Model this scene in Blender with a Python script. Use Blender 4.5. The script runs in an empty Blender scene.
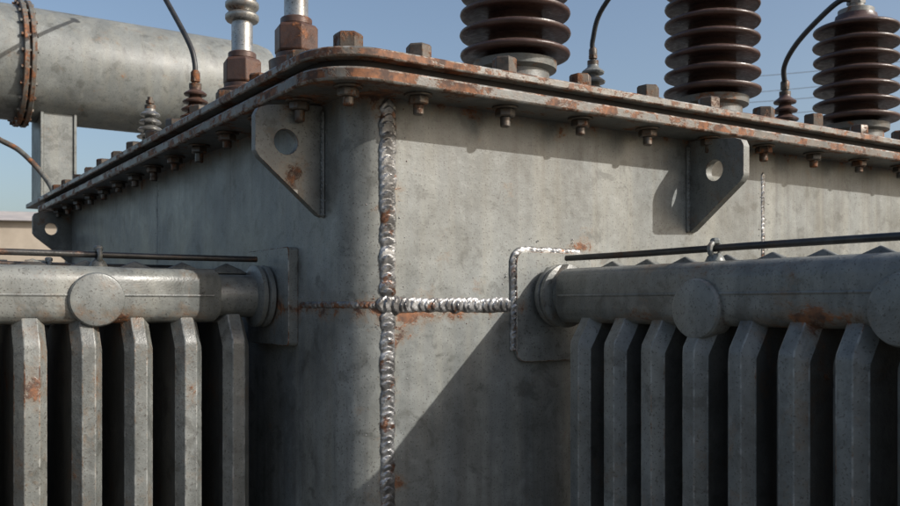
import bpy, math, random
from mathutils import Vector, Matrix
random.seed(7)
sc=bpy.context.scene
R=math.radians
# ------------------------------------------------------------ node helpers
class NT:
    def __init__(s,name):
        s.m=bpy.data.materials.new(name); s.m.use_nodes=True
        s.t=s.m.node_tree; s.t.nodes.clear()
        s.out=s.t.nodes.new('ShaderNodeOutputMaterial')
        s.b=s.t.nodes.new('ShaderNodeBsdfPrincipled')
        s.t.links.new(s.b.outputs[0],s.out.inputs[0])
        s.co=s.t.nodes.new('ShaderNodeTexCoord').outputs['Object']
    def put(s,sock,v):
        if isinstance(v,bpy.types.NodeSocket): s.t.links.new(v,sock)
        elif v is not None:
            if hasattr(sock.default_value,'__len__') and len(sock.default_value)==4 and len(v)==3: v=(*v,1)
            sock.default_value=v
    def noise(s,scale,det=6,rough=.55,vec=None,dist=0):
        n=s.t.nodes.new('ShaderNodeTexNoise'); s.put(n.inputs['Vector'],vec or s.co)
        n.inputs['Scale'].default_value=scale;n.inputs['Detail'].default_value=det
        n.inputs['Roughness'].default_value=rough;n.inputs['Distortion'].default_value=dist
        return n.outputs[0]
    def map(s,sc_,loc=(0,0,0)):
        n=s.t.nodes.new('ShaderNodeMapping'); s.t.links.new(s.co,n.inputs[0])
        n.inputs['Scale'].default_value=sc_; n.inputs['Location'].default_value=loc
        return n.outputs[0]
    def math(s,op,a,b=0,c=None):
        n=s.t.nodes.new('ShaderNodeMath'); n.operation=op
        s.put(n.inputs[0],a); s.put(n.inputs[1],b)
        if c is not None: s.put(n.inputs[2],c)
        return n.outputs[0]
    def mr(s,v,a,b,c,d,smooth=False):
        n=s.t.nodes.new('ShaderNodeMapRange'); n.clamp=True
        if smooth: n.interpolation_type='SMOOTHSTEP'
        s.put(n.inputs[0],v)
        for i,x in enumerate((a,b,c,d)): s.put(n.inputs[i+1],x)
        return n.outputs[0]
    def mix(s,f,a,b,mode='MIX'):
        n=s.t.nodes.new('ShaderNodeMix'); n.data_type='RGBA'; n.blend_type=mode
        s.put(n.inputs[0],f); s.put(n.inputs[6],a); s.put(n.inputs[7],b)
        return n.outputs[2]
    def scale(s,col,f):
        n=s.t.nodes.new('ShaderNodeVectorMath'); n.operation='SCALE'
        s.put(n.inputs[0],col); s.put(n.inputs[3],f); return n.outputs[0]
    def xyz(s):
        n=s.t.nodes.new('ShaderNodeSeparateXYZ'); s.t.links.new(s.co,n.inputs[0]); return n.outputs
    def near(s,a,c,w): return s.mr(s.math('ABSOLUTE',s.math('SUBTRACT',a,c)),0,w,1,0)
    def bump(s,h,dist,strength=1,prev=None):
        n=s.t.nodes.new('ShaderNodeBump'); s.put(n.inputs['Height'],h)
        n.inputs['Distance'].default_value=dist; n.inputs['Strength'].default_value=strength
        if prev: s.put(n.inputs['Normal'],prev)
        return n.outputs[0]
def paint(name,base,dark=.72,light=1.2,rough=.5,rust=0.0,bump=1.0,prox=None,metal=0.0,fine=38,streak=.3,rscale=11,chip=0,drip=False,wav=1.6,lite=False):
    s=NT(name)
    n1=s.noise(4.5,4,.62); n2=s.noise(fine,3,.6); n3=s.noise(1,3,.6,s.map((16,16,1.1)))
    n5=s.noise(210,1,.6); n6=s.noise(13,4,.72,s.map((1,1,1),(3,8,5)),.4)
    f=s.math('ADD',s.math('MULTIPLY',n1,.5),s.math('ADD',s.math('MULTIPLY',n2,.25),s.math('MULTIPLY',n3,streak)))
    tot=.75+streak
    f=s.mr(f,tot*.5-.13,tot*.5+.13,dark,light)
    col=s.mix(s.mr(n3,.44,.62,0,.55),base,(base[0]*1.07,base[1]*1.0,base[2]*.90))
    col=s.scale(col,f)
    col=s.mix(s.mr(n6,.56,.66,0,.30),col,(base[0]*1.5+.03,base[1]*1.5+.03,base[2]*1.5+.03))
    col=s.mix(s.mr(n6,.45,.35,0,.6),col,(base[0]*.40,base[1]*.385,base[2]*.36))
    col=s.mix(s.mr(n5,.62,.68,0,.65),col,(.045,.038,.032))
    if drip:
        o=s.xyz(); n7=s.noise(1,3,.6,s.map((34,34,1.6),(2,2,2)))
        top=s.math('MULTIPLY',s.mr(o[2],.10,.46,0,1),s.mr(n7,.48,.68,0,.5))
        col=s.mix(top,col,(.070,.060,.050))
        low=s.math('MULTIPLY',s.mr(o[2],.02,-.35,0,1),s.mr(n7,.46,.62,0,.3))
        col=s.mix(low,col,(.075,.068,.060))
        band=s.math('MULTIPLY',s.mr(o[2],.36,.47,0,1),s.mr(n1,.35,.6,.25,.6))  # grime strip, with AO-like shade under the flange painted into the colour
        col=s.mix(band,col,(.060,.056,.050))
    nr=s.noise(rscale,6,.74,s.map((1,1,1),(5,5,2)),.3)
    v=nr
    if prox: v=s.math('ADD',v,prox(s))
    thr=.72-rust*.2
    rm=s.mr(v,thr,thr+.05,0,.92)
    rc=s.mix(s.mr(n2,.38,.62,0,1),(.055,.025,.015),(.23,.088,.032))
    col=s.mix(s.mr(v,thr-.09,thr+.02,0,.55),col,(base[0]*.7+.05,base[1]*.54+.014,base[2]*.38))
    col=s.mix(rm,col,rc)
    if chip:
        col=s.mix(s.mr(n2,.52,.60,0,chip),col,(.38,.38,.36))
    s.put(s.b.inputs['Base Color'],col)
    s.put(s.b.inputs['Roughness'],s.math('ADD',s.mr(n1,.35,.65,rough-.10,rough+.10),s.math('MULTIPLY',rm,.35)))
    s.put(s.b.inputs['Metallic'],metal)
    h=s.math('ADD',s.math('MULTIPLY',n2,.32),s.math('MULTIPLY',n5,.22))
    h=s.math('ADD',h,s.math('MULTIPLY',n1,wav))
    h=s.math('ADD',h,s.math('MULTIPLY',rm,.5))
    s.put(s.b.inputs['Normal'],s.bump(h,.0016*bump))
    return s.m
def prox_tank(s):
    o=s.xyz(); x,y,z=o[0],o[1],o[2]; near=s.near
    a=near(z,-.010,.055); a=s.math('MULTIPLY',a,s.mr(x,.46,.5,1,0))
    b=s.math('MULTIPLY',near(x,.095,.045),.8)
    spot=s.math('MULTIPLY',near(x,.135,.10),near(z,-.035,.08))
    c=s.math('MULTIPLY',near(x,.66,.12),near(z,.15,.06))
    top=near(z,.47,.06); bl=near(x,1.387,.03)
    t=s.math('MAXIMUM',s.math('MULTIPLY',a,1.0),b); t=s.math('ADD',t,s.math('MULTIPLY',spot,.8))
    t=s.math('ADD',t,c); t=s.math('ADD',t,s.math('MULTIPLY',top,.9)); t=s.math('ADD',t,s.math('MULTIPLY',bl,.7))
    return s.math('MULTIPLY',t,.205)
def prox_rad(s):
    o=s.xyz(); x,y,z=o[0],o[1],o[2]; near=s.near
    a=s.math('MULTIPLY',s.math('MULTIPLY',near(x,-.585,.06),near(z,-.18,.085)),1.3)
    b=s.math('MULTIPLY',s.math('MULTIPLY',near(y,-.80,.13),near(z,-.02,.03)),.75)
    c=s.math('MULTIPLY',near(z,-.03,.03),.15)
    return s.math('MULTIPLY',s.math('ADD',s.math('ADD',a,b),c),.24)
def prox_lid(s):
    o=s.xyz(); x,y,z=o[0],o[1],o[2]; near=s.near
    a=s.math('MULTIPLY',near(x,-.02,.35),near(y,-.02,.35))
    b=s.mr(s.math('MINIMUM',x,y),-.10,-.118,0,.75)
    return s.math('MULTIPLY',s.math('ADD',a,b),.11)
m_tank=paint('tank_paint',(.180,.190,.182),dark=.64,light=1.25,rough=.42,rust=.10,prox=prox_tank,bump=.75,drip=True)
m_lid=paint('lid_paint',(.110,.114,.108),dark=.6,light=1.25,rough=.45,rust=.68,prox=prox_lid)
m_lidtop=paint('lid_edge_metal',(.175,.180,.172),dark=.6,light=1.3,rough=.4,rust=.68,prox=prox_lid)
m_edge=paint('worn_edge',(.20,.20,.19),dark=.6,light=1.3,rough=.4,rust=1.1,rscale=16,chip=.5,metal=.3)
m_lug=paint('lug_paint',(.155,.163,.156),dark=.62,light=1.2,rough=.5,rust=.52)
m_rad=paint('radiator_paint',(.150,.158,.151),dark=.58,light=1.28,rough=.36,rust=.40,bump=1,streak=.5,rscale=7,prox=prox_rad)
m_radshade=paint('radiator_gap_shade',(.070,.071,.066),dark=.6,light=1.25,rough=.55,rust=.35,bump=1,streak=.5,rscale=7,prox=prox_rad)
m_radedge=paint('radiator_edge',(.185,.193,.185),dark=.6,light=1.25,rough=.36,rust=.52,bump=1,chip=.35,prox=prox_rad)
m_cons=paint('conservator_paint',(.165,.176,.170),dark=.74,light=1.15,rough=.5,rust=.2,bump=.5)
m_bolt=paint('bolt_steel',(.08,.068,.056),dark=.6,light=1.3,rough=.5,rust=1.0,bump=1,metal=.3,rscale=20)
m_bolt2=paint('nut_steel',(.11,.10,.088),dark=.6,light=1.3,rough=.45,rust=.9,metal=.4,rscale=20)
m_brass=paint('brown_fitting',(.075,.043,.033),dark=.6,light=1.3,rough=.42,rust=.65,metal=.2)
m_silver=paint('silver_stem',(.38,.38,.37),dark=.7,light=1.12,rough=.34,rust=.5,metal=.75,bump=.5)
m_rod=paint('rod_steel',(.05,.05,.05),dark=.6,light=1.3,rough=.4,rust=.6,metal=.5)
def m_weldf(name,c1,c2,rustthr):
    s=NT(name); n=s.noise(70,4,.6); n2=s.noise(14,4,.6)
    col=s.mix(s.mr(n,.35,.65,0,1),c1,c2)
    col=s.mix(s.mr(n2,.46,.60,0,.75),col,(.11,.105,.10))
    col=s.mix(s.mr(s.noise(18,5,.7,s.map((1,1,1),(4,4,4))),rustthr,rustthr+.06,0,.85),col,(.18,.075,.035))
    s.put(s.b.inputs['Base Color'],col); s.put(s.b.inputs['Metallic'],.8)
    s.put(s.b.inputs['Roughness'],s.mr(n,.3,.7,.34,.50))
    s.put(s.b.inputs['Normal'],s.bump(n,.0010)); return s.m
m_weld=m_weldf('weld_metal',(.21,.21,.21),(.46,.46,.46),.545)
m_weldr=m_weldf('weld_rusty',(.15,.145,.14),(.30,.29,.28),.48)
def m_porcf():
    s=NT('brown_porcelain'); n=s.noise(10,4,.6); n2=s.noise(60,4,.6)
    col=s.mix(s.mr(n,.35,.65,0,1),(.034,.017,.013),(.066,.034,.027))
    g=s.t.nodes.new('ShaderNodeNewGeometry'); sp=s.t.nodes.new('ShaderNodeSeparateXYZ'); s.t.links.new(g.outputs['Normal'],sp.inputs[0])
    dust=s.math('MULTIPLY',s.mr(sp.outputs[2],.1,.9,0,1),s.mr(n2,.3,.6,.12,.42))
    col=s.mix(dust,col,(.125,.092,.076))
    s.put(s.b.inputs['Base Color'],col)
    s.put(s.b.inputs['Roughness'],s.mr(n2,.3,.7,.25,.5)); s.put(s.b.inputs['Normal'],s.bump(n2,.001)); return s.m
m_porc=m_porcf()
def simple(name,c1,c2,scale,rough=.8,bumpd=0,metal=0):
    s=NT(name); n=s.noise(scale,4,.65); n2=s.noise(scale*.07,3,.5)
    col=s.mix(s.mr(s.math('ADD',s.math('MULTIPLY',n,.7),s.math('MULTIPLY',n2,.3)),.38,.62,0,1),c1,c2)
    s.put(s.b.inputs['Base Color'],col); s.b.inputs['Roughness'].default_value=rough; s.b.inputs['Metallic'].default_value=metal
    if bumpd: s.put(s.b.inputs['Normal'],s.bump(n,bumpd))
    return s.m
m_rubber=simple('cable_rubber',(.012,.012,.013),(.03,.03,.03),30,.5)
m_gasket=simple('gasket',(.012,.011,.010),(.025,.020,.017),30,.8)
m_ground=simple('gravel_ground',(.050,.047,.042),(.115,.106,.094),14,.95,.03)
m_conc=simple('concrete',(.085,.082,.076),(.14,.136,.126),6,.9,.004)
m_leaf=simple('foliage',(.035,.06,.02),(.10,.13,.05),.4,.8)
m_trunk=simple('bark',(.06,.045,.03),(.1,.08,.06),5,.9)
m_bwall=simple('render_wall',(.33,.28,.22),(.42,.36,.29),.5,.9)
m_broof=simple('roof_sheet',(.30,.28,.27),(.42,.38,.35),.6,.7)
m_glass=simple('window_glass',(.03,.04,.05),(.05,.06,.07),1,.15)
m_galv=simple('galvanised_steel',(.22,.23,.24),(.32,.33,.34),3,.5,0,.3)
# ------------------------------------------------------------ mesh helpers
class MB:
    def __init__(s): s.v=[];s.f=[]
    def add(s,vf,M=None):
        v,f=vf; o=len(s.v)
        s.v+= [tuple(M@Vector(p)) if M is not None else tuple(p) for p in v]
        s.f+= [tuple(i+o for i in q) for q in f]; return s
    def xf(s,M): s.v=[tuple(M@Vector(p)) for p in s.v]; return s
def group(name,loc):
    e=bpy.data.objects.new(name,None); e.location=loc; e.empty_display_size=.1
    sc.collection.objects.link(e); return e
def obj(name,mb,mat,parent=None,smooth=35,bevel=0,seg=2,edge=None):
    me=bpy.data.meshes.new(name); me.from_pydata(mb.v,[],mb.f); me.update()
    import bmesh
    bm=bmesh.new(); bm.from_mesh(me); bmesh.ops.recalc_face_normals(bm,faces=bm.faces); bm.to_mesh(me); bm.free()
    me.materials.append(mat)
    if smooth:
        me.polygons.foreach_set('use_smooth',[True]*len(me.polygons)); me.set_sharp_from_angle(angle=R(smooth))
    o=bpy.data.objects.new(name,me); sc.collection.objects.link(o)
    if bevel:
        b=o.modifiers.new('b','BEVEL'); b.width=bevel; b.segments=seg; b.limit_method='ANGLE'; b.angle_limit=R(40)
        if edge: me.materials.append(edge); b.material=1
    if parent:
        o.parent=parent; o.matrix_parent_inverse=Matrix.Translation(parent.location).inverted()
    return o
def box(x0,x1,y0,y1,z0,z1):
    v=[(x,y,z) for z in (z0,z1) for y in (y0,y1) for x in (x0,x1)]
    return v,[(0,2,3,1),(4,5,7,6),(0,1,5,4),(2,6,7,3),(0,4,6,2),(1,3,7,5)]
def lathe(prof,n=32,rot=0):
    v=[];f=[]
    for r,z in prof:
        for i in range(n):
            a=2*math.pi*i/n+rot; v.append((r*math.cos(a),r*math.sin(a),z))
    for j in range(len(prof)-1):
        for i in range(n):
            k=(i+1)%n; f.append((j*n+i,j*n+k,(j+1)*n+k,(j+1)*n+i))
    f.append(tuple(range(n-1,-1,-1))); m=(len(prof)-1)*n; f.append(tuple(range(m,m+n)))
    return v,f
def prism(poly,z0,z1):
    n=len(poly); v=[(x,y,z0) for x,y in poly]+[(x,y,z1) for x,y in poly]
    return v,[tuple(range(n-1,-1,-1)),tuple(range(n,2*n))]+[(i,(i+1)%n,n+(i+1)%n,n+i) for i in range(n)]
def rrect(x0,x1,y0,y1,r,n=10):
    p=[]
    for cx,cy,a0 in ((x1-r,y1-r,0),(x0+r,y1-r,90),(x0+r,y0+r,180),(x1-r,y0+r,270)):
        for i in range(n+1):
            a=R(a0+90*i/n); p.append((cx+r*math.cos(a),cy+r*math.sin(a)))
    return p
def smoothpath(P,n=8):
    P=[Vector(p) for p in P]; Q=[2*P[0]-P[1]]+P+[2*P[-1]-P[-2]]; out=[]
    for i in range(1,len(Q)-2):
        a,b,c,d=Q[i-1:i+3]
        for k in range(n):
            t=k/n; out.append(.5*((2*b)+(c-a)*t+(2*a-5*b+4*c-d)*t*t+(3*b-a-3*c+d)*t**3))
    out.append(P[-1]); return out
def tube(P,r,n=10):
    P=[Vector(p) for p in P]; v=[];f=[]; up=None
    for i,p in enumerate(P):
        t=(P[min(i+1,len(P)-1)]-P[max(i-1,0)]).normalized()
        if up is None: up=t.orthogonal().normalized()
        up=(up-t*up.dot(t)).normalized(); s=t.cross(up)
        for k in range(n):
            a=2*math.pi*k/n; v.append(tuple(p+r*(math.cos(a)*up+math.sin(a)*s)))
    for i in range(len(P)-1):
        for k in range(n):
            l=(k+1)%n; f.append((i*n+k,i*n+l,(i+1)*n+l,(i+1)*n+k))
    f.append(tuple(range(n-1,-1,-1))); m=(len(P)-1)*n; f.append(tuple(range(m,m+n)))
    return v,f
T=Matrix.Translation
def Rt(a,ax): return Matrix.Rotation(R(a),4,ax)
def hexbolt(s=.030,h=.030):
    mb=MB(); mb.add(lathe([(s*1.25,0),(s*1.25,.006)],24))
    mb.add(lathe([(s,.006),(s,h),(s*.86,h+.005)],6,random.random()*2))
    return mb.v,mb.f
def nut(s=.024,h=.020,tip=.028):
    mb=MB(); mb.add(lathe([(s*1.3,0),(s*1.3,-.005)],24))
    mb.add(lathe([(s*.9,-.005),(s,-.008),(s,-h),(s*.88,-h-.003)],6,random.random()*2))
    t=tip*random.uniform(.6,1)
    mb.add(lathe([(s*.5,-h-.003),(s*.5,-h-t),(s*.4,-h-t-.003)],14))
    return mb.v,mb.f
# ------------------------------------------------------------ tank + lid
LX,LY=3.3,3.15; O=.12
G=group('power_transformer',(1.6,1.5,-1.3))
obj('tank_body',MB().add(prism(rrect(0,LX,0,LY,.09,14),-1.22,.47)),m_tank,G,smooth=30)
obj('tank_flange',MB().add(prism(rrect(-O-.004,LX+O+.004,-O-.004,LY+O+.004,.13,14),.464,.492)),m_lid,G,bevel=.005,edge=m_edge)
obj('lid_gasket',MB().add(prism(rrect(-O+.026,LX+O-.026,-O+.026,LY+O-.026,.11,14),.4925,.512)),m_gasket,G)
obj('lid_plate',MB().add(prism(rrect(-O-.004,LX+O+.004,-O-.004,LY+O+.004,.13,14),.5125,.533)),m_lidtop,G,bevel=.004,edge=m_edge)
obj('base_skid',MB().add(box(.15,.35,-.05,LY+.05,-1.36,-1.222)).add(box(LX-.35,LX-.15,-.05,LY+.05,-1.36,-1.222)),m_lid,G,bevel=.004)
bt=MB(); nu=MB()
def hb(): return hexbolt(random.uniform(.028,.032),random.uniform(.032,.042))
for i in range(14):
    X=.13+.235*i
    if X>LX: break
    for Y in (-.066,LY+.066):
        bt.add(hb(),T((X,Y,.5335))); nu.add(nut(),T((X+random.uniform(-.003,.003),Y,.4635)))
for i in range(13):
    Y=.13+.235*i
    for X in (-.066,LX+.066):
        bt.add(hb(),T((X,Y,.5335))); nu.add(nut(),T((X,Y,.4635)))
bt.add(hexbolt(.032,.036),T((-.035,-.050,.5335))); nu.add(nut(),T((-.035,-.05,.4635)))
obj('lid_bolts',bt,m_bolt,G,bevel=.0015)
obj('flange_nuts',nu,m_bolt2,G,bevel=.001)
def lug(w,th=.024):
    hc=(.092,.369); hr=.029
    poly=[(0,.460),(.05,.460),(w-.03,.448),(w-.008,.440),(w,.424),(w,.345),(w-.01,.330),(.012,.208),(0,.204)]
    angs=set(2*math.pi*i/40 for i in range(40))
    for p in poly: angs.add(math.atan2(p[1]-hc[1],p[0]-hc[0])%(2*math.pi))
    angs=sorted(angs); o=[];h=[]
    for a in angs:
        d=(math.cos(a),math.sin(a)); best=9
        for i in range(len(poly)):
            p,q=poly[i],poly[(i+1)%len(poly)]; e=(q[0]-p[0],q[1]-p[1])
            den=d[0]*e[1]-d[1]*e[0]
            if abs(den)<1e-9: continue
            t=((p[0]-hc[0])*e[1]-(p[1]-hc[1])*e[0])/den; u=((p[0]-hc[0])*d[1]-(p[1]-hc[1])*d[0])/den
            if t>0 and -1e-6<=u<=1+1e-6: best=min(best,t)
        o.append((hc[0]+d[0]*best,hc[1]+d[1]*best)); h.append((hc[0]+d[0]*hr,hc[1]+d[1]*hr))
    n=len(angs); v=[];f=[]
    for ring,s in ((o,0),(h,0),(o,th),(h,th)): v+=[(p[0],s,p[1]) for p in ring]
    for i in range(n):
        k=(i+1)%n
        f+=[(i,k,n+k,n+i),(2*n+k,2*n+i,3*n+i,3*n+k),(k,i,2*n+i,2*n+k),(n+i,n+k,3*n+k,3*n+i)]
    return v,f
MX=Matrix(((-1,0,0,0),(0,1,0,0),(0,0,1,0),(0,0,0,1)))
MYm=Matrix(((0,1,0,0),(-1,0,0,0),(0,0,1,0),(0,0,0,1)))
for k,(M,w) in enumerate(((T((0,.145,0))@MX,.165),(T((0,2.98,0))@MX,.175),(T((1.062,0,0))@MYm,.19),(T((2.9,0,0))@MYm,.19))):
    obj('lifting_lug',MB().add(lug(w),M),m_lug,G,bevel=.0025,edge=m_edge)
def weld(path,w,h,pitch,jit=.10,sub=9):
    """continuous bead with overlapping crescent ripples swept along the joint"""
    P=[Vector(p[0]) for p in path]; N=[Vector(p[1]) for p in path]
    cum=[0]
    for i in range(len(P)-1): cum.append(cum[-1]+(P[i+1]-P[i]).length)
    L=cum[-1]; ns=max(4,int(L/pitch*sub)); U=[-1,-.93,-.8,-.6,-.4,-.2,0,.2,.4,.6,.8,.93,1]
    nb=int(L/pitch)+5; bw=[random.uniform(1-jit,1+jit) for _ in range(nb)]; bo=[random.uniform(-1,1)*w*.04 for _ in range(nb)]; bh=[random.uniform(.85,1.15) for _ in range(nb)]
    warp=[random.uniform(-.25,.25) for _ in range(nb)]
    def lerp(a,x):
        k=int(x); q=x-k; q=q*q*(3-2*q); return a[min(k,nb-1)]*(1-q)+a[min(k+1,nb-1)]*q
    v=[];f=[]; seg=0; m=len(U)
    for j in range(ns+1):
        d=L*j/ns
        while seg<len(P)-2 and d>cum[seg+1]: seg+=1
        q=(d-cum[seg])/max(1e-9,cum[seg+1]-cum[seg]); p=P[seg].lerp(P[seg+1],q); n=N[seg].lerp(N[seg+1],q).normalized()
        t=(P[seg+1]-P[seg]).normalized(); s=t.cross(n).normalized()
        x=d/pitch
        endf=min(1,min(d,L-d)/(w*.5)+.05)**.5
        for u in U:
            ph=x+1.05*(1-u*u)+1+lerp(warp,x)+.12*u
            fr=ph-math.floor(ph)
            rip=.52+.48*(1-fr) if fr>.15 else .52+.48*(fr/.15)
            sc_=1-.07*abs(math.cos(math.pi*(x+lerp(warp,x)))) 
            ww=w*.5*lerp(bw,x)*sc_*endf
            hh=h*(max(0,1-u*u)**.6)*rip*lerp(bh,x)*endf-.0008
            v.append(tuple(p+s*(u*ww+lerp(bo,x)*endf)+n*hh))
    for j in range(ns):
        for i in range(m-1): f.append((j*m+i,j*m+i+1,(j+1)*m+i+1,(j+1)*m+i))
    mb=MB(); mb.add((v,f)); 
    for _ in range(int(L*30)):
        d=random.random()*L; i=max(k for k in range(len(cum)-1) if cum[k]<=d); p=P[i]+(P[i+1]-P[i]).normalized()*(d-cum[i]); n=N[i]; s=(P[i+1]-P[i]).normalized().cross(n)
        r=random.uniform(.001,.0025); q=p+s*random.choice((-1,1))*w*random.uniform(.6,1.5)
        mb.add(lathe([(r*math.cos(a),r*math.sin(a)) for a in (0,.6,1.1,1.5)],6),T(q)@n.to_track_quat('Z','Y').to_matrix().to_4x4())
    return mb
down=(0,-1,0)
obj('corner_weld',weld([((.09,.0,.462),down),((.09,0,.008),down)],.043,.0125,.0185,sub=12),m_weld,G,smooth=35)
obj('corner_weld_lower',weld([((.09,.0,-.008),down),((.09,0,-1.2),down)],.038,.010,.0165,sub=12),m_weld,G,smooth=35)
arc=[((.0,.275,0),(-1,0,0))]+[((.09-.09*math.cos(a),.09-.09*math.sin(a),0),(-math.cos(a),-math.sin(a),0)) for a in [R(90*i/8) for i in range(9)]]
obj('seam_weld_left',weld(arc,.017,.005,.010),m_weldr,G,smooth=50)
obj('seam_weld_right',weld([((.096,0,.0),down),((.440,0,0),down)],.038,.011,.0175,sub=12),m_weld,G,smooth=35)
obj('weld_run_off',weld([((.060,0,.002),down),((.135,0,-.001),down)],.046,.016,.018,sub=12),m_weld,G,smooth=35)
obj('panel_weld',weld([((1.387,0,.40),down),((1.387,0,-1.2),down)],.018,.006,.014),m_weld,G,smooth=40)
obj('panel_weld_left',weld([((0,1.5,.46),(-1,0,0)),((0,1.5,-1.2),(-1,0,0))],.014,.003,.012),m_tank,G,smooth=50)
obj('lug_weld',weld([((1.058,-.003,.45),down),((1.058,-.003,.203),down)],.014,.008,.012),m_lug,G,smooth=50)
obj('lug_weld',weld([((-.003,.141,.45),(-1,0,0)),((-.003,.141,.2),(-1,0,0))],.014,.008,.012),m_lug,G,smooth=50)
def pad(c0,c1,z0,z1,r): return [(a,b) for a,b in rrect(c0,c1,z0,z1,r,8)]
pr=pad(.443,.69,-.14,.132,.028)
v,f=prism(pr,0,.012)
obj('radiator_pad',MB().add(([(a,-c,b) for a,b,c in v],f)),m_tank,G,bevel=.002,edge=m_edge)
pw=[((x,-.003,z),down) for x,z in pr]
obj('pad_weld',weld(pw[8:19]+[((.443,-.003,.006),down)],.026,.010,.016),m_weld,G,smooth=40)
pl=pad(.285,.555,-.10,.142,.012)
v,f=prism(pl,0,.026)
obj('radiator_pad',MB().add(([(-c,a,b) for a,b,c in v],f)),m_tank,G,bevel=.002,edge=m_edge)
# ------------------------------------------------------------ radiators
def radiator(name,M,s0,s1,neck,fin0,bosses,loc,bz=.002):
    """local coords: x = distance out of tank wall, y = front, z up"""
    g=group(name,loc)
    def hdr(cy,a,b,mb):
        prof=rrect(-.064,.064,-.042,.088,.036,6); n=len(prof)
        v=[];
        for s,k in ((a,.84),(a+.014,1),(b-.014,1),(b,.84)):
            v+=[(s,cy+p*k,.0225+(q-.0225)*k) for p,q in prof]
        f=[tuple(range(n-1,-1,-1)),tuple(range(3*n,4*n))]
        for j in range(3): f+=[(j*n+i,j*n+(i+1)%n,(j+1)*n+(i+1)%n,(j+1)*n+i) for i in range(n)]
        mb.add((v,f))
    for zo,nm in ((0,'top_header'),(-1.16,'bottom_header')):
        mb=MB(); hdr(0,s0,s1,mb); hdr(-.17,fin0-.05,s1-.01,mb)
        mb.add(lathe([(.053,.01),(.053,s0+.02)],32),T((0,0,.0225))@Rt(90,'Y'))
        mb.add(lathe([(.074,neck),(.078,neck+.003),(.078,neck+.014),(.074,neck+.017)],40),T((0,0,.0225))@Rt(90,'Y'))
        mb.add(lathe([(.074,neck+.020),(.078,neck+.023),(.078,neck+.034),(.06,neck+.040)],40),T((0,0,.0225))@Rt(90,'Y'))
        for s in (s0+.1,s1-.1): mb.add(box(s,s+.03,-.11,-.06,.0,.04))
        mb.add(tube([(s0+.02,.063,.022),(s1-.02,.063,.022)],.0035,8))
        mb.xf(M@T((0,0,zo)))
        obj(nm,mb,m_rad,g,smooth=40)
    fb=MB(); s=fin0; caps=[]
    c=.018; TH=.066
    out=[(.050,-.022),(.062,-.044),(.086,-.082),(.088,-.095),(.088,-1.07),(.05,-1.12),(-.22,-1.12),(-.262,-1.07),(-.262,-.082),(-.23,-.044),(-.20,-.030)]
    cx=(-.087,-.57)
    ins=[(y-(c*1.1 if y>cx[0] else -c*1.1), z-(c if z>cx[1] else -c)) for y,z in out]
    n=len(out)
    while s<s1-.03:
        v=[]; w=random.uniform(-.003,.003); th=TH*random.uniform(.95,1.05)
        for ring,ss in ((ins,-th/2),(out,-th/2+c),(out,th/2-c),(ins,th/2)): v+=[(s+ss+w,y+w*.7,z) for y,z in ring]
        f=[tuple(range(n-1,-1,-1)),tuple(range(3*n,4*n))]
        for j in range(3): f+=[(j*n+i,j*n+(i+1)%n,(j+1)*n+(i+1)%n,(j+1)*n+i) for i in range(n)]
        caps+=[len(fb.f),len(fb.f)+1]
        fb.add((v,f)); s+=.1135
    fb.xf(M)
    fo=obj('cooling_fins',fb,m_rad,g,smooth=25,bevel=.006,seg=3,edge=m_radedge)
    fo.data.materials.append(m_radshade)          # shade between the fins, painted into the colour of their flat sides
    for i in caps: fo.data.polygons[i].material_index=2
    gb=MB(); s=fin0-.02
    while s<s1-.03:
        p=[(s-.054,.080),(s-.035,.092),(s,.107),(s+.035,.092),(s+.054,.080)]
        vv=[(a,-.036-(b-.08)*.5,b) for a,b in p]+[(a,-.085,b-.008) for a,b in p]
        gb.add((vv,[(0,1,2,3,4),(9,8,7,6,5)]+[(i,i+5,(i+1)%5+5,(i+1)%5) for i in range(5)]),M); s+=.1135
    obj('fin_top_seams',gb,m_rad,g,bevel=.003)
    rb=MB(); rb.add(tube([(.05,-.01,.116),(.3,-.012,.1155),(.6,-.008,.117),(s1+.02,-.01,.116)],.0075,12),M)
    obj('tie_rod',rb,m_rod,g,smooth=50)
    cb=MB()
    for s in bosses:
        cs=s-.02
        cb.add(lathe([(.020,.082),(.021,.090),(.016,.100),(.009,.106)],16),M@T((cs,-.01,0)))
        cb.add(tube([(cs,-.01+.017*math.cos(R(a)),.114+.015*math.sin(R(a))) for a in range(-60,250,30)],.006,8),M)
        cb.add(lathe([(.011,.13),(.011,.138),(.007,.142)],6),M@T((cs,-.01,-.004)))
    obj('rod_clamps',cb,m_rad,g,bevel=.001)
    bb=MB()
    for s in bosses:
        bb.add(lathe([(.056,.02),(.060,.055),(.061,.070),(.058,.076),(.052,.078),(.0,.078)],40),M@T((s,0,bz))@Rt(-90,'X'))
    obj('header_bosses',bb,m_rad,g,smooth=30)
    return g
ML=T((0,.42,0))@Matrix(((-1,0,0,0),(0,-1,0,0),(0,0,1,0),(0,0,0,1)))
MR=T((.56,0,0))@Matrix(((0,-1,0,0),(-1,0,0,0),(0,0,1,0),(0,0,0,1)))
def shiftM(M,dx,dy): return T((dx,dy,0))@M
radiator('radiator',MR,.085,1.30,.03,.19,(.535,.962),(.56,-.6,-.5),-.008)
radiator('radiator',ML,.165,1.02,.03,.135,(.455,.90),(-.5,.42,-.5),.012)
radiator('radiator',shiftM(ML,0,.62),.165,1.02,.03,.135,(.455,.90),(-.5,1.04,-.5))  # this radiator and the next are unseen, added to block sky light
radiator('radiator',shiftM(ML,0,1.24),.165,1.02,.03,.135,(.455,.90),(-.5,1.66,-.5))
radiator('radiator',shiftM(MR,1.9,0),.085,1.0,.03,.19,(.535,),(2.46,-.5,-.5))
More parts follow.
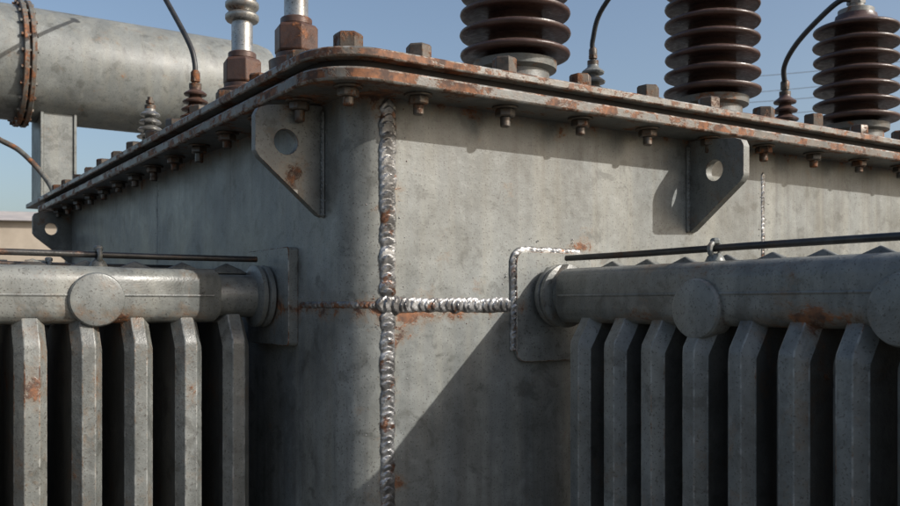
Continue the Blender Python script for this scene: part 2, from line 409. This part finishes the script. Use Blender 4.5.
# ------------------------------------------------------------ HV bushings
LT=.5335
def hv(x,y):
    g=group('insulator_bushing',(x,y,LT)); M=T((x,y,0))
    mb=MB(); mb.add(lathe([(.15,LT),(.15,LT+.022),(.11,LT+.03),(.10,LT+.05),(.098,.66),(.118,.668),(.120,.690),(.085,.702)],48),M)
    obj('base_flange',mb,m_lid,g,smooth=35)
    bb=MB()
    for i in range(8):
        a=R(45*i+10); bb.add(hexbolt(.018,.02),M@T((.128*math.cos(a),.128*math.sin(a),LT+.0225)))
    obj('flange_bolts',bb,m_bolt,g)
    p=[(.07,.70)]; z=.712
    for i in range(7):
        k=random.uniform(.985,1.015)
        p+=[(.078,z-.004),(.10,z-.001),(.145*k,z-.007),(.154*k,z-.005),(.1575*k,z+.001),(.156*k,z+.007),(.146,z+.012),(.105,z+.024),(.084,z+.034),(.078,z+.044)]
        z+=.0575
    p+=[(.075,z),(.06,z+.004)]
    obj('porcelain_sheds',MB().add(lathe(p,64),M),m_porc,g,smooth=50)
    c=MB(); c.add(lathe([(.062,z),(.066,z+.004),(.066,z+.022),(.05,z+.028),(.03,z+.030),(.03,z+.045),(.02,z+.047),(.02,z+.08),(.017,z+.083)],32),M)
    c.add(lathe([(.034,z+.046),(.034,z+.060)],6),M)
    obj('cap',c,m_lidtop,g,smooth=35)
    return z
zt=0
for X in (.677,1.51,2.33): zt=hv(X,.30)
def post(x,y,zb,zt_,r,n,mat):
    g=group('post_insulator',(x,y,LT)); M=T((x,y,0))
    obj('stem',MB().add(lathe([(r*1.1,LT),(r*1.1,LT+.02),(r*.6,LT+.03),(r*.6,zb)],24),M),m_lid,g)
    p=[(r*.5,zb)]; pitch=(zt_-.035-zb)/n; z=zb+.002
    for i in range(n):
        rr=r*(1-.08*i)
        p+=[(rr*.5,z),(rr*.95,z+pitch*.08),(rr,z+pitch*.25),(rr*.9,z+pitch*.4),(rr*.52,z+pitch*.75)]; z+=pitch
    p+=[(r*.4,z)]
    obj('sheds',MB().add(lathe(p,32),M),mat,g,smooth=50)
    obj('terminal',MB().add(lathe([(r*.42,z),(r*.42,z+.016),(r*.2,z+.017),(r*.2,z+.05),(r*.15,z+.052)],12),M).add(lathe([(r*.33,z+.024),(r*.33,z+.036)],6),M),m_bolt,g)
    return (x,y,z+.045)
A=post(2.505,.75,.80,.95,.058,3,m_porc)
B=post(1.384,.75,.78,.92,.050,3,m_lidtop)
Cc=post(.15,1.54,.68,.83,.055,4,m_brass)
D=post(.15,2.14,.70,.86,.055,4,m_silver)
def cable(name,P,r=.009,mat=None):
    c=group(name,P[0]); obj('conductor',MB().add(tube(smoothpath(P),r,10)),mat or m_rubber,c,smooth=60)
    e=MB()
    for q in (P[0],P[-1]): e.add(lathe([(r*1.5,-.02),(r*1.7,-.01),(r*1.7,.012),(r*1.2,.02)],14),T(q))
    obj('cable_lugs',e,m_bolt,c)
cable('cable',[(2.33,.30,zt+.060),(2.275,.33,zt+.058),(2.33,.47,1.14),(2.40,.62,1.09),(2.46,.72,1.03),A],.011)
cable('cable',[(1.51,.30,zt+.085),(1.45,.34,zt+.13),(1.40,.5,zt+.10),(1.37,.68,1.08),(1.375,.74,.98),B],.009)
cable('cable',[(.2,3.2,1.62),(.05,2.5,1.6),(.06,1.95,1.4),(.09,1.72,1.17),(.135,1.58,.98),(.148,1.545,.90),Cc],.010)
# ------------------------------------------------------------ LV bushings (left)
def lv(x,y,name='low_voltage_bushing'):
    g=group(name,(x,y,LT)); M=T((x,y,0))
    obj('base',MB().add(lathe([(.085,LT),(.085,LT+.02),(.06,LT+.03),(.056,.64),(.075,.65),(.078,.69),(.058,.70),(.058,.712)],40),M),m_brass,g,smooth=35)
    obj('hex_nut',MB().add(lathe([(.058,.7125),(.064,.718),(.064,.785),(.056,.795)],6,.35),M).add(lathe([(.045,.795),(.045,.815),(.038,.818)],24),M).add(lathe([(.05,.655),(.05,.705)],24),M),m_brass,g,smooth=25,bevel=.003)
    p=[(.034,.81),(.034,.915)]
    z=.915
    for i in range(3): p+=[(.050,z+.004),(.054,z+.010),(.054,z+.022),(.046,z+.030),(.038,z+.034)]; z+=.040
    p+=[(.034,z),(.034,1.25),(.03,1.26)]
    obj('stem',MB().add(lathe(p,32),M),m_silver,g,smooth=35)
lv(.15,.636); lv(.15,1.063)
# ------------------------------------------------------------ conservator
g=group('conservator_tank',(.1,3.55,1.28))
CY,CZ=3.55,1.285
p=[(.0,-1.32),(.12,-1.31),(.22,-1.27),(.285,-1.21),(.30,-1.15),(.30,1.14),(.285,1.20),(.22,1.25),(.12,1.285),(0,1.295)]
M=T((0,CY,CZ))@Rt(90,'Y')
obj('shell',MB().add(lathe(p[1:-1],72),M),m_cons,g,smooth=40)
rg=MB()
for s in (-.175,-.14): rg.add(lathe([(.30,s),(.330,s+.001),(.333,s+.004),(.333,s+.022),(.330,s+.025),(.30,s+.026)],72),M)
obj('flange_ring',rg,m_lid,g)
rb=MB()
for i in range(24):
    a=R(15*i); rb.add(lathe([(.010,-.187),(.010,-.106)],6),M@T((.316*math.cos(a),.316*math.sin(a),0)))
obj('ring_bolts',rb,m_lid,g)
lg=MB()
for X in (.02,1.0):
    lg.add(box(X-.09,X-.075,CY-.14,CY+.14,.56,1.10)).add(box(X+.075,X+.09,CY-.14,CY+.14,.56,1.10)).add(box(X-.0745,X+.0745,CY-.13,CY-.118,.562,1.12))
    lg.add(box(X-.11,X+.11,LY-.2,CY+.2,.5345,.558))
    poly=[(X+.0905,CY-.13,.56),(X+.25,CY-.13,.56),(X+.25,CY-.13,.66),(X+.20,CY-.13,.68),(X+.0905,CY-.13,.70)]
    v=poly+[(a,b+.012,c) for a,b,c in poly]
    lg.add((v,[(0,1,2,3,4),(9,8,7,6,5)]+[(i,(i+1)%5,5+(i+1)%5,5+i) for i in range(5)]))
obj('support_legs',lg,m_cons,g,bevel=.003)
pp=MB().add(tube(smoothpath([(-.32,3.5,1.02),(-.33,3.48,.93),(-.27,3.44,.86),(-.18,3.38,.80),(-.10,3.3,.70),(-.05,3.22,.60),(-.04,3.2,.535)]),.014,12))
obj('oil_pipe',pp,m_lid,g,smooth=60)
# ------------------------------------------------------------ surroundings
GZ=-1.5
gm=MB()
gm.add(([(-900,-900,GZ),(900,-900,GZ),(900,900,GZ),(-900,900,GZ)],[(0,1,2,3)]))
obj('ground',gm,m_ground,None,smooth=0)
obj('concrete_plinth',MB().add(box(-1.4,LX+1.2,-1.5,LY+1.0,GZ-.1,-1.362)),m_conc,None,bevel=.02)
th=R(33.4); F=Vector((math.sin(th),math.cos(th),0)); Rr=Vector((math.cos(th),-math.sin(th),0)); C=Vector((-.9224,-1.7874,0))
def W(px,d,z=0):
    q=C+F*d+Rr*((px-450)/916*d); return Vector((q.x,q.y,z))
bc=W(-60,75); g=group('industrial_building',(bc.x,bc.y,GZ))
MBd=T((bc.x,bc.y,GZ))@Rt(-20,'Z')
obj('walls',MB().add(box(-14,14,-6,6,0,8.0),MBd),m_bwall,g,smooth=0)
rf=[(-14.5,-6.5,8.0),(14.5,-6.5,8.0),(14.5,6.5,8.0),(-14.5,6.5,8.0),(-14.5,0,9.3),(14.5,0,9.3)]
obj('roof',MB().add((rf,[(0,1,5,4),(2,3,4,5),(0,4,3),(1,2,5),(0,3,2,1)]),MBd),m_broof,g,smooth=0)
wn=MB()
for i in range(9):
    for z in (1.2,3.7): wn.add(box(-12.6+i*2.9,-11+i*2.9,-6.05,-5.9,z,z+1.3),MBd)
obj('windows',wn,m_glass,g,smooth=0)
def treeline(name,pts,hh):
    c0=pts[0]; g=group(name,(c0.x,c0.y,GZ)); lv_=MB(); tk=MB()
    for p in pts:
        H=hh*random.uniform(.75,1.15)
        tk.add(lathe([(.22,0),(.14,H*.5),(.05,H*.9)],7),T((p.x,p.y,GZ)))
        for k in range(7):
            a=random.uniform(0,6.28); r=random.uniform(0,H*.28); cc=Vector((p.x+r*math.cos(a),p.y+r*math.sin(a),GZ+H*random.uniform(.4,.9))); rad=H*random.uniform(.12,.22)
            tk.add(tube([(p.x,p.y,GZ+H*.35),tuple(cc)],.05,5))
            for j in range(90):
                d=Vector((random.gauss(0,1),random.gauss(0,1),random.gauss(0,.8))).normalized()*rad*random.uniform(.5,1.1)
                q=cc+d; s=random.uniform(.12,.32); u=Vector((random.gauss(0,1),random.gauss(0,1),random.gauss(0,1))).normalized(); w=u.orthogonal().normalized()
                lv_.add(([tuple(q-u*s),tuple(q+w*s*.7),tuple(q+u*s),tuple(q-w*s*.7)],[(0,1,2,3)]))
    obj('leaves',lv_,m_leaf,g,smooth=0); obj('trunks',tk,m_trunk,g)
treeline('tree_row',[W(-520+i*38+random.uniform(-10,10),58+random.uniform(-4,4)) for i in range(11)],5.6)
treeline('tree_row',[W(820+i*55+random.uniform(-10,10),85+random.uniform(-6,6)) for i in range(10)],8)
def pole(p,H):
    g=group('power_pole',(p.x,p.y,GZ)); mb=MB()
    for sx,sy in ((-1,-1),(1,-1),(1,1),(-1,1)):
        mb.add(tube([(p.x+sx*.7,p.y+sy*.7,GZ),(p.x+sx*.2,p.y+sy*.2,GZ+H)],.06,5))
    n=9
    for i in range(n):
        z0,z1=H*i/n,H*(i+1)/n; a=.7-.5*i/n; b=.7-.5*(i+1)/n
        for (s0,s1) in (((-1,-1),(1,-1)),((1,-1),(1,1)),((1,1),(-1,1)),((-1,1),(-1,-1))):
            mb.add(tube([(p.x+s0[0]*a,p.y+s0[1]*a,GZ+z0),(p.x+s1[0]*b,p.y+s1[1]*b,GZ+z1)],.035,4))
    for z in (H-.4,H-2): mb.add(tube([tuple(Vector((p.x,p.y,GZ+z))-F*2.5),tuple(Vector((p.x,p.y,GZ+z))+F*2.5)],.08,5))
    obj('lattice',mb,m_galv,g,smooth=0)
p1=W(700,60); p2=W(1250,52); H=17.2
pole(p1,H-1); pole(p2,H+2)
g=group('power_line',(p1.x,p1.y,15)); mb=MB()
for o in (-2.4,2.4):
    for z in (.5,2.1):
        a=p1+F*o; b=p2+F*o; pts=[]
        for i in range(17):
            t=i/16; q=a.lerp(b,t); pts.append((q.x,q.y,GZ+H-1-z+3*t-4*.8*t*(1-t)))
        mb.add(tube(pts,.022,4))
obj('wires',mb,m_galv,g)
# ------------------------------------------------------------ light
to=Vector((.75,-1,.76)).normalized()
el=math.asin(to.z); az=math.atan2(to.x,to.y)
w=bpy.data.worlds.new("World"); sc.world=w; w.use_nodes=True; nt=w.node_tree
bg=nt.nodes['Background']; sk=nt.nodes.new('ShaderNodeTexSky'); sk.sky_type='NISHITA'; sk.sun_disc=False
sk.sun_elevation=el; sk.sun_rotation=az; sk.air_density=1.0; sk.dust_density=3.2; sk.ozone_density=1.0
nt.links.new(sk.outputs[0],bg.inputs[0]); bg.inputs[1].default_value=.148
L=bpy.data.lights.new('sun','SUN'); L.energy=5.0; L.angle=R(.5); L.color=(1,.96,.90)
lo=bpy.data.objects.new('sun',L); sc.collection.objects.link(lo); lo.location=(5,-8,6)
lo.rotation_euler=(-to).to_track_quat('-Z','Y').to_euler()
cam=bpy.data.cameras.new('camera'); co=bpy.data.objects.new('camera',cam); sc.collection.objects.link(co)
co.location=C; co.rotation_euler=(R(90),0,-th); cam.lens=36.64; cam.sensor_width=36; cam.shift_y=.0578
cam.clip_start=.05; cam.clip_end=3000
cam.dof.use_dof=True; cam.dof.focus_distance=2.15; cam.dof.aperture_fstop=9
sc.camera=co
sc.view_settings.view_transform='Standard'; sc.view_settings.look='None'; sc.view_settings.exposure=0
